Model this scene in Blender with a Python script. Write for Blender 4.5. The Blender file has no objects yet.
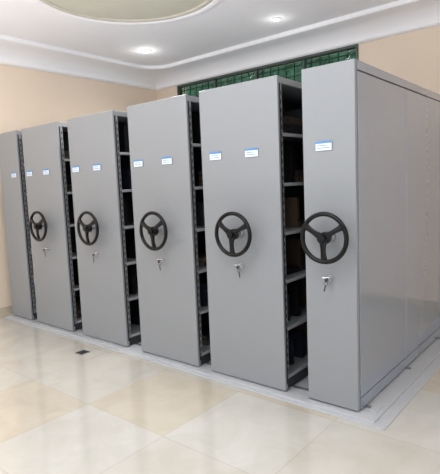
import bpy, bmesh, math, random
from mathutils import Matrix, Vector
random.seed(11)
S=bpy.context.scene
COL=S.collection
def lin(c):
    return tuple(((x/255)/12.92 if x/255<=.04045 else ((x/255+.055)/1.055)**2.4) for x in c)+(1,)
# ------------------------------------------------------------ materials
def mat(name,rgb,rough=.5,metal=0,noise=0.06,nscale=40,bump=0,emit=0,coat=0,spec=.5):
    m=bpy.data.materials.new(name);m.use_nodes=True;nt=m.node_tree;N=nt.nodes;L=nt.links
    b=N['Principled BSDF'];c=lin(rgb)
    b.inputs['Roughness'].default_value=rough;b.inputs['Metallic'].default_value=metal
    b.inputs['Specular IOR Level'].default_value=spec
    b.inputs['Coat Weight'].default_value=coat;b.inputs['Coat Roughness'].default_value=.05
    tc=N.new('ShaderNodeTexCoord');nz=N.new('ShaderNodeTexNoise');nz.inputs['Scale'].default_value=nscale;nz.inputs['Detail'].default_value=3
    L.new(tc.outputs['Object'],nz.inputs['Vector'])
    r=N.new('ShaderNodeValToRGB');r.color_ramp.elements[0].position=.3;r.color_ramp.elements[1].position=.7
    r.color_ramp.elements[0].color=tuple(x*(1-noise) for x in c[:3])+(1,)
    r.color_ramp.elements[1].color=tuple(min(1,x*(1+noise)) for x in c[:3])+(1,)
    L.new(nz.outputs['Fac'],r.inputs['Fac']);L.new(r.outputs['Color'],b.inputs['Base Color'])
    if bump:
        bp=N.new('ShaderNodeBump');bp.inputs['Strength'].default_value=bump;bp.inputs['Distance'].default_value=.002
        L.new(nz.outputs['Fac'],bp.inputs['Height']);L.new(bp.outputs['Normal'],b.inputs['Normal'])
    if emit:
        b.inputs['Emission Color'].default_value=c;b.inputs['Emission Strength'].default_value=emit
    return m
M_grey=mat('painted_steel_grey',(143,146,150),.33,0,.07,260,.1)
M_side=mat('steel_side_daylight_tint',(150,161,178),.13,.35,.02,60,0,coat=.8)  # side steel with bluish reflected daylight put into its colour
M_frame=mat('frame_steel',(146,149,154),.45,0,.03,60)
M_shelf=mat('shelf_steel',(178,181,185),.45,0,.03,60)
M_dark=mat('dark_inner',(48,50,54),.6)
M_black=mat('black_plastic',(6,6,8),.3,0,.05,30,spec=.3)
M_rubber=mat('black_rubber',(16,16,18),.7)
M_chrome=mat('chrome',(200,200,205),.18,1)
M_white=mat('label_white',(224,234,246),.35)
M_blue=mat('label_blue',(80,138,200),.4)
M_ink=mat('label_ink',(110,145,190),.5)
M_wall=mat('wall_paint',(238,219,199),.7,0,.012,3,.05)
M_ceil=mat('ceiling_paint',(252,251,254),.8,0,.01,3)
M_corn=mat('cornice_paint',(252,251,254),.7,0,.01,3)
M_base=mat('baseboard_ceramic',(205,192,172),.3,0,.05,8)
M_plat=mat('platform_steel',(190,193,197),.35,.1,.03,30)
M_rail=mat('rail_steel',(150,152,156),.3,.8,.05,50)
M_gold=mat('medallion_rim_paint',(206,200,186),.6,0,.05,10)
M_lamp=mat('lamp_emit',(255,250,242),.3,emit=24)
M_wframe=mat('window_frame',(74,86,80),.4)
M_bars=mat('window_bars',(18,26,24),.5)
M_hedge=mat('foliage',(62,104,80),.8,0,.4,4)
M_paper=mat('paper',(130,122,106),.8,0,.1,90)
BM=[mat('binder_black',(22,22,26),.5),mat('binder_grey',(54,56,62),.5),mat('binder_brown',(66,52,42),.6),mat('binder_blue',(32,38,52),.5),mat('binder_kraft',(98,82,64),.7)]
mg=bpy.data.materials.new('window_glass');mg.use_nodes=True;b=mg.node_tree.nodes['Principled BSDF']
b.inputs['Base Color'].default_value=(.78,.9,.84,1);b.inputs['Transmission Weight'].default_value=1;b.inputs['Roughness'].default_value=0;b.inputs['IOR'].default_value=1.2
M_glass=mg
# floor : marble tiles, some slightly tan
mf=bpy.data.materials.new('marble_tile_floor');mf.use_nodes=True;nt=mf.node_tree;N=nt.nodes;L=nt.links;b=N['Principled BSDF']
tc=N.new('ShaderNodeTexCoord');mp=N.new('ShaderNodeMapping');mp.inputs['Location'].default_value=(.1,.15,0)
L.new(tc.outputs['Object'],mp.inputs['Vector'])
br=N.new('ShaderNodeTexBrick');br.offset=0;br.squash=1
br.inputs['Scale'].default_value=1;br.inputs['Brick Width'].default_value=.8;br.inputs['Row Height'].default_value=.8
br.inputs['Mortar Size'].default_value=.0025;br.inputs['Mortar Smooth'].default_value=.3;br.inputs['Bias'].default_value=0
L.new(mp.outputs['Vector'],br.inputs['Vector'])
def math_(op,a,b_=None):
    n=N.new('ShaderNodeMath');n.operation=op
    for i,v in enumerate((a,b_)):
        if v is None:continue
        if isinstance(v,(int,float)):n.inputs[i].default_value=v
        else:L.new(v,n.inputs[i])
    return n.outputs[0]
sp=N.new('ShaderNodeSeparateXYZ');L.new(mp.outputs['Vector'],sp.inputs[0])
ti=math_('FLOOR',math_('DIVIDE',sp.outputs[0],.8));tj=math_('FLOOR',math_('DIVIDE',sp.outputs[1],.8))
hs=math_('FRACT',math_('ADD',math_('ADD',math_('MULTIPLY',ti,.37),math_('MULTIPLY',tj,.61)),20))
tr=N.new('ShaderNodeValToRGB');tr.color_ramp.interpolation='CONSTANT'
E=tr.color_ramp.elements
E[0].position=0;E[0].color=lin((202,200,194));E[1].position=.2;E[1].color=lin((199,196,188))
e=E.new(.58);e.color=lin((199,191,175));e=E.new(.7);e.color=lin((202,200,194));e=E.new(.85);e.color=lin((199,195,186))
L.new(hs,tr.inputs['Fac'])
L.new(tr.outputs['Color'],br.inputs['Color1']);L.new(tr.outputs['Color'],br.inputs['Color2']);br.inputs['Mortar'].default_value=lin((182,177,166))
nz=N.new('ShaderNodeTexNoise');nz.inputs['Scale'].default_value=3;nz.inputs['Detail'].default_value=8;nz.inputs['Roughness'].default_value=.6;nz.inputs['Distortion'].default_value=.8
L.new(tc.outputs['Object'],nz.inputs['Vector'])
rp=N.new('ShaderNodeValToRGB');rp.color_ramp.elements[0].position=.35;rp.color_ramp.elements[1].position=.65
rp.color_ramp.elements[0].color=(.9,.885,.86,1);rp.color_ramp.elements[1].color=(1,1,1,1)
L.new(nz.outputs['Fac'],rp.inputs['Fac'])
mx=N.new('ShaderNodeMix');mx.data_type='RGBA';mx.blend_type='MULTIPLY';mx.inputs[0].default_value=1
L.new(br.outputs['Color'],mx.inputs[6]);L.new(rp.outputs['Color'],mx.inputs[7]);L.new(mx.outputs[2],b.inputs['Base Color'])
b.inputs['Roughness'].default_value=.11;b.inputs['Specular IOR Level'].default_value=.8
b.inputs['Coat Weight'].default_value=.5;b.inputs['Coat Roughness'].default_value=.07;b.inputs['Coat IOR'].default_value=1.6
M_floor=mf
# ------------------------------------------------------------ mesh helpers
def new_bm(): return bmesh.new()
def add_box(bm,x0,x1,y0,y1,z0,z1,bev=0,mi=0,seg=2):
    r=bmesh.ops.create_cube(bm,size=1);vs=r['verts']
    for v in vs: v.co=Vector(((x0+x1)/2+v.co.x*(x1-x0),(y0+y1)/2+v.co.y*(y1-y0),(z0+z1)/2+v.co.z*(z1-z0)))
    fs=set(f for v in vs for f in v.link_faces)
    for f in fs:f.material_index=mi
    if bev:
        es=list(set(e for v in vs for e in v.link_edges))
        rr=bmesh.ops.bevel(bm,geom=es,offset=bev,segments=seg,profile=.5,affect='EDGES')
        for f in rr['faces']:f.material_index=mi
def add_cyl(bm,r1,r2,depth,mtx,seg=32,mi=0):
    r=bmesh.ops.create_cone(bm,cap_ends=True,segments=seg,radius1=r1,radius2=r2,depth=depth,matrix=mtx)
    for f in set(f for v in r['verts'] for f in v.link_faces):
        f.material_index=mi
        if len(f.verts)==4:f.smooth=True
def add_torus(bm,R,r,mtx,ns=64,nr=14,sx=1,mi=0):
    vs=[]
    for i in range(ns):
        a=2*math.pi*i/ns;row=[]
        for j in range(nr):
            t=2*math.pi*j/nr
            p=Vector(((R+r*math.cos(t))*math.cos(a),(R+r*math.cos(t))*math.sin(a),r*sx*math.sin(t)))
            row.append(bm.verts.new(mtx@p))
        vs.append(row)
    for i in range(ns):
        for j in range(nr):
            f=bm.faces.new((vs[i][j],vs[(i+1)%ns][j],vs[(i+1)%ns][(j+1)%nr],vs[i][(j+1)%nr]));f.smooth=True;f.material_index=mi
def finish(bm,name,mats,parent=None,loc=(0,0,0)):
    bmesh.ops.recalc_face_normals(bm,faces=bm.faces)
    me=bpy.data.meshes.new(name);bm.to_mesh(me);bm.free()
    for m in (mats if isinstance(mats,(list,tuple)) else [mats]): me.materials.append(m)
    o=bpy.data.objects.new(name,me);COL.objects.link(o);o.location=loc
    if parent:o.parent=parent
    return o
def empty(name,loc,label,cat,group=None):
    o=bpy.data.objects.new(name,None);o.empty_display_size=.1;COL.objects.link(o);o.location=loc
    o['label']=label;o['category']=cat
    if group:o['group']=group
    return o
def boxobj(name,m,dims,bev=0,parent=None,loc=(0,0,0)):
    bm=new_bm();add_box(bm,*dims,bev);return finish(bm,name,m,parent,loc)
RX=Matrix.Rotation(math.pi/2,4,'X')
# ------------------------------------------------------------ room
ZC=3.46;XL=-4.82;YB=2.9;XR=3.6;YF=-5.2
def struct(o): o['kind']='structure';return o
struct(boxobj('floor',M_floor,(XL-.2,XR+.2,YF,YB+.2,-.1,0)))
struct(boxobj('ceiling',M_ceil,(XL-.2,XR+.2,YF,YB+.2,ZC,ZC+.12)))
struct(boxobj('wall_left',M_wall,(XL-.2,XL,YF,YB+.2,0,ZC)))
WX0,WX1,WZ0,WZ1=-4.32,-1.215,1.5,3.235
bm=new_bm()
add_box(bm,XL,WX0,YB,YB+.2,0,ZC);add_box(bm,WX1,XR,YB,YB+.2,0,ZC)
add_box(bm,WX0,WX1,YB,YB+.2,0,WZ0);add_box(bm,WX0,WX1,YB,YB+.2,WZ1,ZC)
struct(finish(bm,'wall_back',M_wall))
bm=new_bm()
for y0,y1 in ((YF,-4.6),(-2.2,-1.4),(1.0,YB+.2)):add_box(bm,XR,XR+.2,y0,y1,0,ZC)  # unseen wall, its openings shaped to give reflections in the side panels
for y0,y1 in ((-4.6,-2.2),(-1.4,1.0)):
    add_box(bm,XR,XR+.2,y0,y1,0,.7);add_box(bm,XR,XR+.2,y0,y1,2.9,ZC)
struct(finish(bm,'wall_right',M_wall))
# cornice: smooth cove and one soft step, rounded inner corner
prof=[(0,3.235),(.03,3.237),(.045,3.25)]
for i in range(13):
    a=math.pi/2*i/12; prof.append((.05+.22*(1-math.cos(a)),3.255+.15*math.sin(a)))
prof+=[(.42,3.408),(.432,3.412),(.437,3.42),(.44,ZC)]
bm=new_bm();rows=[];RC=.8;NA=18
for d,z in prof:
    row=[bm.verts.new((XL+d,YF,z))]
    for k in range(NA+1):
        th=math.pi/2*k/NA
        rr=RC-d
        rx,ry=XL+RC-rr*math.cos(th),YB-RC+rr*math.sin(th)
        if k<=NA/2: sx,sy=XL+d,(YB-RC)+(RC-d)*(k/(NA/2))
        else: sx,sy=XL+d+(RC-d)*((k-NA/2)/(NA/2)),YB-d
        w_=min(1,max(0,(d-.05)/.2))
        row.append(bm.verts.new((sx+(rx-sx)*w_,sy+(ry-sy)*w_,z)))
    row.append(bm.verts.new((XR,YB-d,z)));rows.append(row)
for a,b_ in zip(rows,rows[1:]):
    for k in range(len(a)-1):
        f=bm.faces.new((a[k],a[k+1],b_[k+1],b_[k]))
struct(finish(bm,'trim_1',M_corn))
struct(boxobj('baseboard_left',M_base,(XL,XL+.015,YF,YB,0,.12),.004))
struct(boxobj('baseboard_back',M_base,(XL+.015,XR,YB-.015,YB,0,.12),.004))
# window
bm=new_bm();t=.03
add_box(bm,WX0,WX1,YB-.02,YB+.08,WZ1-t,WZ1,.006);add_box(bm,WX0,WX1,YB-.02,YB+.08,WZ0,WZ0+t,.006)
add_box(bm,WX0,WX0+t,YB-.02,YB+.08,WZ0+t,WZ1-t,.006);add_box(bm,WX1-t,WX1,YB-.02,YB+.08,WZ0+t,WZ1-t,.006)
for k in (1,2,3):
    x=WX0+(WX1-WX0)*k/4;add_box(bm,x-.018,x+.018,YB+.01,YB+.07,WZ0+t,WZ1-t,.004)
win=struct(finish(bm,'window_1',M_wframe))
g=boxobj('glass_pane',M_glass,(WX0+t,WX1-t,YB+.035,YB+.04,WZ0+t,WZ1-t),0,win)
bm=new_bm();x=WX0+.06
while x<WX1-.05:
    add_cyl(bm,.0075,.0075,WZ1-WZ0-.02,Matrix.Translation((x,YB+.10,(WZ0+WZ1)/2)),10);x+=.13
z=WZ0+.1
while z<WZ1-.04:
    add_box(bm,WX0+.01,WX1-.01,YB+.095,YB+.105,z-.006,z+.006);z+=.13
finish(bm,'security_grille',M_bars,win)
# hedge outside
bm=new_bm();bmesh.ops.create_grid(bm,x_segments=140,y_segments=90,size=1)
for v in bm.verts:
    x=-7.8+(v.co.x+1)*4.;z=(v.co.y+1)*2.6
    v.co=Vector((x,4.9+random.uniform(-.03,.03)+.06*math.sin(x*4.3+z*2)*math.cos(z*5-x),z+random.uniform(-.02,.02)))
h=finish(bm,'hedge',M_hedge);h['kind']='stuff';h['label']='dark green leafy hedge outside the barred window';h['category']='hedge'
# ------------------------------------------------------------ ceiling fixtures and added fill lights
MC=(-2.33,.20)
med=empty('ceiling_medallion',(MC[0],MC[1],ZC),'large round pale greige medallion with stepped rim on white ceiling','ceiling medallion')
bm=new_bm();add_torus(bm,.93,.05,Matrix.Translation((0,0,-.012)),96,12,.45);finish(bm,'outer_rim',M_corn,med)
bm=new_bm();add_torus(bm,.85,.03,Matrix.Translation((0,0,-.016)),96,12,.5);finish(bm,'inner_rim',M_gold,med)
bm=new_bm();add_cyl(bm,.90,.90,.012,Matrix.Translation((0,0,-.006)),96);finish(bm,'disc',mat('medallion_disc',(206,203,188),.7,0,.03,4),med)
def lampdisc(name,loc,R,label,cat,group=None):
    e=empty(name,loc,label,cat,group)
    bm=new_bm();add_torus(bm,R,.014,Matrix.Translation((0,0,-.006)),40,8,.6);finish(bm,'trim_ring',M_corn,e)
    bm=new_bm();add_cyl(bm,R-.004,R-.004,.008,Matrix.Translation((0,0,-.006)),40);finish(bm,'lens',M_lamp,e)
    return e
lampdisc('added_ceiling_lamp',(MC[0],MC[1],ZC-.012),.16,'round white glowing lamp added on the greige medallion','ceiling lamp')  # lamp added for its light, meant to sit beyond the frame
spots=[(-3.75,1.72),(-1.8,1.97),(-3.9,-1.6),(-.3,-1.8),(1.8,.2)]
for i,s in enumerate(spots):
    lampdisc('recessed_downlight',(s[0],s[1],ZC),.065 if i!=1 else .045,'small round white recessed downlight in the ceiling','downlight','recessed ceiling downlights')
def area(loc,size,power,color=(1,1,1),rot=(0,0,0),shape='SQUARE',sy=None):
    l=bpy.data.lights.new('area_light','AREA');l.energy=power;l.color=color;l.shape='RECTANGLE' if sy else shape;l.size=size
    if sy:l.size_y=sy
    o=bpy.data.objects.new('area_light',l);COL.objects.link(o);o.location=loc;o.rotation_euler=rot;return o
area((MC[0],MC[1],ZC-.06),.3,30,(1,.98,.95),shape='DISK')
area((.2,-2.6,ZC-.05),2.2,22,(1,.99,.98))  # added fill light under the ceiling, no fitting belongs to it
area((-1.2,-3.4,1.6),3.0,185,(1,.995,1),rot=(math.radians(178),0,0))  # added uplight behind the camera that brightens the ceiling, no real lamp
for i,s in enumerate(spots):
    l=bpy.data.lights.new('spot_light','SPOT');l.energy=30;l.spot_size=2.5;l.spot_blend=.8;l.shadow_soft_size=.05;l.color=(1,.97,.93)
    o=bpy.data.objects.new('spot_light',l);COL.objects.link(o);o.location=(s[0],s[1],ZC-.03)
    l=bpy.data.lights.new('glow_light','POINT');l.energy=1.3 if i!=1 else .6;l.shadow_soft_size=.03;l.color=(1,.98,.95)
    o=bpy.data.objects.new('glow_light',l);COL.objects.link(o);o.location=(s[0],s[1],ZC-.12)
w=bpy.data.worlds.new('world');S.world=w;w.use_nodes=True
bg=w.node_tree.nodes['Background'];bg.inputs[0].default_value=(.88,.945,1,1);bg.inputs[1].default_value=1.22
# ------------------------------------------------------------ rail platform
ZP=.02;Z0=.03
plat=empty('rail_platform',(0,0,0),'low grey steel track platform carrying the mobile shelving','rail platform')
boxobj('base_plate',M_plat,(-4.74,.13,-.055,2.80,0,ZP),.003,plat)
boxobj('edge_step',M_plat,(-4.74,.21,-.095,-.055,0,.008),.003,plat)
boxobj('edge_step',M_plat,(.13,.21,-.055,2.80,0,.008),.003,plat)
for y in (.12,.95,1.85,2.6):
    boxobj('rail',M_rail,(-4.7,.04,y-.012,y+.012,ZP,Z0),.002,plat)
boxobj('end_piece',M_plat,(.04,.10,.07,.17,ZP,Z0-.002),.003,plat)
# ------------------------------------------------------------ cabinets
H=2.3;D=2.78
def handwheel(parent,x,z,ang):
    bm=new_bm();add_torus(bm,.158,.0152,RX,72,14)
    wh=finish(bm,'handwheel',M_black,parent,(x,-.1,z));wh.rotation_euler=(0,ang,0)
    wh['label']='round black three-spoke handwheel'
    bm=new_bm();add_cyl(bm,.042,.037,.052,RX,32);add_cyl(bm,.028,.023,.018,Matrix.Translation((0,-.035,0))@RX,24)
    hb=finish(bm,'hub',M_black,wh)
    bm=new_bm();add_cyl(bm,.014,.014,.1,Matrix.Translation((0,.05,0))@RX,20);add_cyl(bm,.036,.032,.012,Matrix.Translation((0,.093,0))@RX,32)
    finish(bm,'shaft',M_frame,wh)
    first=None
    for k in range(3):
        a=math.pi/2+math.pi+2*math.pi*k/3
        if first is None:
            bm=new_bm();n=8;rings=[]
            for i in range(n+1):
                tt=i/n;r=.022+(.156-.022)*tt
                wd=.024-.009*math.sin(math.pi*min(1,tt*1.0))+(.004 if i==n else 0)
                y=-.012+.012*tt+ -.006*math.sin(math.pi*tt);th=.008
                rings.append([bm.verts.new((r,y-th,-wd)),bm.verts.new((r,y-th-.003,0)),bm.verts.new((r,y-th,wd)),bm.verts.new((r,y+th,wd)),bm.verts.new((r,y+th,-wd))])
            for p,q in zip(rings,rings[1:]):
                for j in range(5):
                    f=bm.faces.new((p[j],p[(j+1)%5],q[(j+1)%5],q[j]));f.smooth=False
            bm.faces.new(rings[0]);bm.faces.new(rings[-1])
            first=finish(bm,'spoke',M_black,wh);sp=first
        else:
            sp=first.copy();COL.objects.link(sp);sp.parent=wh
        sp.rotation_euler=(0,-a,0)
def lock(parent,x,z):
    bm=new_bm();add_cyl(bm,.022,.020,.008,Matrix.Translation((0,-.004,0))@RX,28)
    add_cyl(bm,.014,.013,.03,Matrix.Translation((0,-.02,0))@RX,24)
    add_box(bm,-.044,.010,-.04,-.028,-.008,.009,.004)
    lk=finish(bm,'lock_handle',M_chrome,parent,(x,0,z));lk['label']='small chrome lock lever'
    bm=new_bm();add_cyl(bm,.004,.004,.02,Matrix.Translation((.0,-.045,0))@RX,10)
    add_cyl(bm,.013,.013,.003,Matrix.Translation((.0,-.056,-.010))@RX,20)
    add_torus(bm,.013,.0018,Matrix.Translation((.004,-.056,-.034))@RX,24,6)
    add_box(bm,.0,.010,-.058,-.055,-.09,-.042,.001)
    k=finish(bm,'key',M_dark,lk);k.rotation_euler=(0,random.uniform(-.35,.35),0)
def labelplate(parent,x,z):
    bm=new_bm();add_box(bm,-.060,.060,-.006,0,-.033,.033,.002)
    lb=finish(bm,'label_holder',M_frame,parent,(x,0,z));lb['label']='small white and blue index card holder'
    bm=new_bm();add_box(bm,-.057,.057,-.0085,-.006,-.030,.030,0,0)
    add_box(bm,-.057,.057,-.0095,-.0085,.016,.030,0,1)
    for i,(a,b_) in enumerate(((-.045,.03),(-.045,.045))):
        add_box(bm,a,b_,-.0092,-.0085,.000-.016*i,.005-.016*i,0,2)
    finish(bm,'index_card',[M_white,M_blue,M_ink],lb)
levels=[.10,.47,.83,1.19,1.55,1.91]
def cabinet(x0,x1,wheel,labels,label,closed_right=False,single=False,ang=0,zl=.915):
    wd=x1-x0;xc=(x0+x1)/2
    e=empty('mobile_shelving_cabinet',(xc,0,Z0),label,'mobile shelving','row of grey mobile shelving cabinets')
    a=-wd/2;b_=wd/2
    bm=new_bm();add_box(bm,a,b_,0,.035,.0,H,.005,0,3);fp=finish(bm,'front_panel',M_grey,e)
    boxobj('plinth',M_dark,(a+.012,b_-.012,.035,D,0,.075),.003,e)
    boxobj('top_panel',M_frame,(a+.006,b_-.006,.035,D,H-.05,H-.004),.004,e)
    ys=[.036,.93,1.86,D-.03]
    first=None
    for y in ys:
        if first is None:
            bm=new_bm()
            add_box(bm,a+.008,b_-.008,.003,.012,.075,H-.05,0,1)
            for xx in (a+.006,b_-.036):
                add_box(bm,xx,xx+.03,0,.03,.075,H-.05,.003)
            zz=.13
            while zz<H-.12:
                add_box(bm,b_-.0065,b_-.0055,.010,.021,zz,zz+.03,0,1);zz+=.06
            first=finish(bm,'upright_frame',[M_frame,M_dark],e);first.location=(0,y,0)
        else:
            u=first.copy();COL.objects.link(u);u.parent=e;u.location=(0,y,0)
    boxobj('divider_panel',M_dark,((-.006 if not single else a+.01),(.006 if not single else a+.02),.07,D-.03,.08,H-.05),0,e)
    first=None
    for i in range(3):
        yl=ys[i]+.031;yh=ys[i+1]-.001
        for z in levels:
            if first is None:
                bm=new_bm()
                add_box(bm,a+.012,b_-.012,0,yh-yl,-.004,0,0,1)
                add_box(bm,b_-.014,b_-.010,0,yh-yl,-.024,0,.001)
                add_box(bm,a+.010,a+.014,0,yh-yl,-.024,0,.001)
                first=finish(bm,'shelf',[M_shelf,M_frame],e);first.location=(0,yl,z)
                fy=yh-yl
            else:
                s=first.copy();COL.objects.link(s);s.parent=e;s.location=(0,yl,z);s.scale=(1,(yh-yl)/fy,1)
    if closed_right:
        yy=[.017,.945,1.895,D]
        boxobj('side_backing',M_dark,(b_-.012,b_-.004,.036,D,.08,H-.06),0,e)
        for i in range(3):
            boxobj('side_panel',M_side,(b_-.003,b_+.004,yy[i]+.020,yy[i+1]-.024,.085,H-.07),.003,e)
            boxobj('side_post',M_side,(b_-.003,b_+.004,yy[i+1]-.018,min(D,yy[i+1]+.014),.085,H-.07),.003,e)
        boxobj('side_rail',M_side,(b_-.006,b_+.006,.038,D,H-.062,H-.003),.003,e)
        boxobj('side_rail',M_side,(b_-.006,b_+.006,.038,D,.003,.08),.003,e)
    else:
        boxobj('rubber_seal',M_rubber,(b_,b_+.006,.018,.03,.05,H-.05),.002,e)
    if wheel:
        handwheel(e,0 if not closed_right else .008,1.18,ang);lock(e,0,zl)
    for lx in labels:labelplate(e,lx,1.782)
    return e
cabs=[(-.3765,0),(-1.3025,-.5684),(-2.184,-1.445),(-3.147,-2.398),(-4.086,-3.335),(-4.69,-4.215)]
cabinet(*cabs[0],True,[-.03],'slim grey steel end unit with closed sheet side and handwheel',True,True,.0,.90)
cabinet(*cabs[1],True,[-.215,.132],'wide grey steel mobile shelving unit beside the slim closed unit',ang=.05,zl=.93)
cabinet(*cabs[2],True,[-.25,.12],'wide grey steel mobile shelving unit with brown binders inside',ang=-.04)
cabinet(*cabs[3],True,[-.27,.09],'wide grey steel mobile shelving unit in mid row',ang=.03)
cabinet(*cabs[4],True,[-.26,.1],'wide grey steel mobile shelving unit beside the narrower one',ang=0)
cabinet(*cabs[5],False,[.12],'narrower grey steel shelving unit without handwheel beside beige wall',single=True)
# ------------------------------------------------------------ binders on shelves
def binder_mesh(th,dp,ht,mi):
    bm=new_bm()
    add_box(bm,-dp,0,0,.003,0,ht,0,0);add_box(bm,-dp,0,th-.003,th,0,ht,0,0)
    add_box(bm,-.004,0.003,0,th,0,ht,.0015,0)
    add_box(bm,-dp+.01,-.006,.004,th-.004,.006,ht-.008,0,1)
    add_cyl(bm,.011,.011,.002,Matrix.Translation((.003,th/2,.06))@Matrix.Rotation(math.pi/2,4,'Y'),16,2)
    bmesh.ops.recalc_face_normals(bm,faces=bm.faces)
    me=bpy.data.meshes.new('binder');bm.to_mesh(me);bm.free()
    for m in (BM[mi],M_paper,M_rubber):me.materials.append(m)
    return me
kinds=[(t_,mi,binder_mesh(t_,.22,hh,mi),hh) for t_,hh,mi in ((.045,.27,0),(.05,.22,1),(.05,.26,2),(.04,.20,3),(.04,.24,4),(.05,.28,0),(.045,.27,0))]
names=['black','dark grey','dark brown','navy blue','kraft brown']
for ci,ymax in ((1,.66),(2,.5),(3,.36),(4,.3)):
    xr=cabs[ci][1]
    for z in levels:
        y=.12+random.uniform(0,.15)
        while y<ymax:
            r=random.random()
            if r<.38: y+=random.uniform(.03,.12);continue
            if r<.58:
                zz=Z0+z+.0005;hmax=0
                for q in range(random.randint(1,4)):
                    t_,mi,me,hh=random.choice(kinds)
                    o=bpy.data.objects.new('binder',me);COL.objects.link(o)
                    o.rotation_euler=(-math.pi/2,0,0)
                    o.location=(xr-.10-random.uniform(0,.015),y,zz+t_)
                    o['label']=names[mi]+' document binder lying flat on a steel shelf';o['category']='binder';o['group']='document binders on the steel shelves'
                    zz+=t_+.0005;hmax=max(hmax,hh)
                y+=hmax+.01;continue
            t_,mi,me,hh=random.choice(kinds)
            o=bpy.data.objects.new('binder',me);COL.objects.link(o)
            o.location=(xr-.10-random.uniform(0,.02),y,Z0+z+.0005)
            o['label']=names[mi]+' document binder standing upright on a steel shelf';o['category']='binder';o['group']='document binders on the steel shelves'
            y+=t_+.003
# ------------------------------------------------------------ floor socket
fs=empty('floor_socket',(-2.717,-.3,0),'small dark metal floor socket cover set in tile','floor socket')
boxobj('cover_frame',M_rail,(-.055,.055,-.055,.055,0,.004),.0015,fs)
boxobj('lid',M_dark,(-.045,.045,-.045,.045,.004,.006),.001,fs)
# ------------------------------------------------------------ camera
cam=bpy.data.cameras.new('camera');co=bpy.data.objects.new('camera',cam);COL.objects.link(co);S.camera=co
down=Vector((.03618,-.10918,-.99336))
fwd=Vector((-.63504,.765,-.10721)).normalized();up=-down;up=(up-fwd*up.dot(fwd)).normalized();right=fwd.cross(up)
m=Matrix(((right.x,up.x,-fwd.x,1.2733),(right.y,up.y,-fwd.y,-2.912),(right.z,up.z,-fwd.z,1.5496+Z0),(0,0,0,1)))
co.matrix_world=m
cam.sensor_fit='HORIZONTAL';cam.sensor_width=36;cam.lens=36*476.39/440;cam.clip_start=.05
S.view_settings.view_transform='Standard';S.view_settings.look='None';S.view_settings.exposure=0
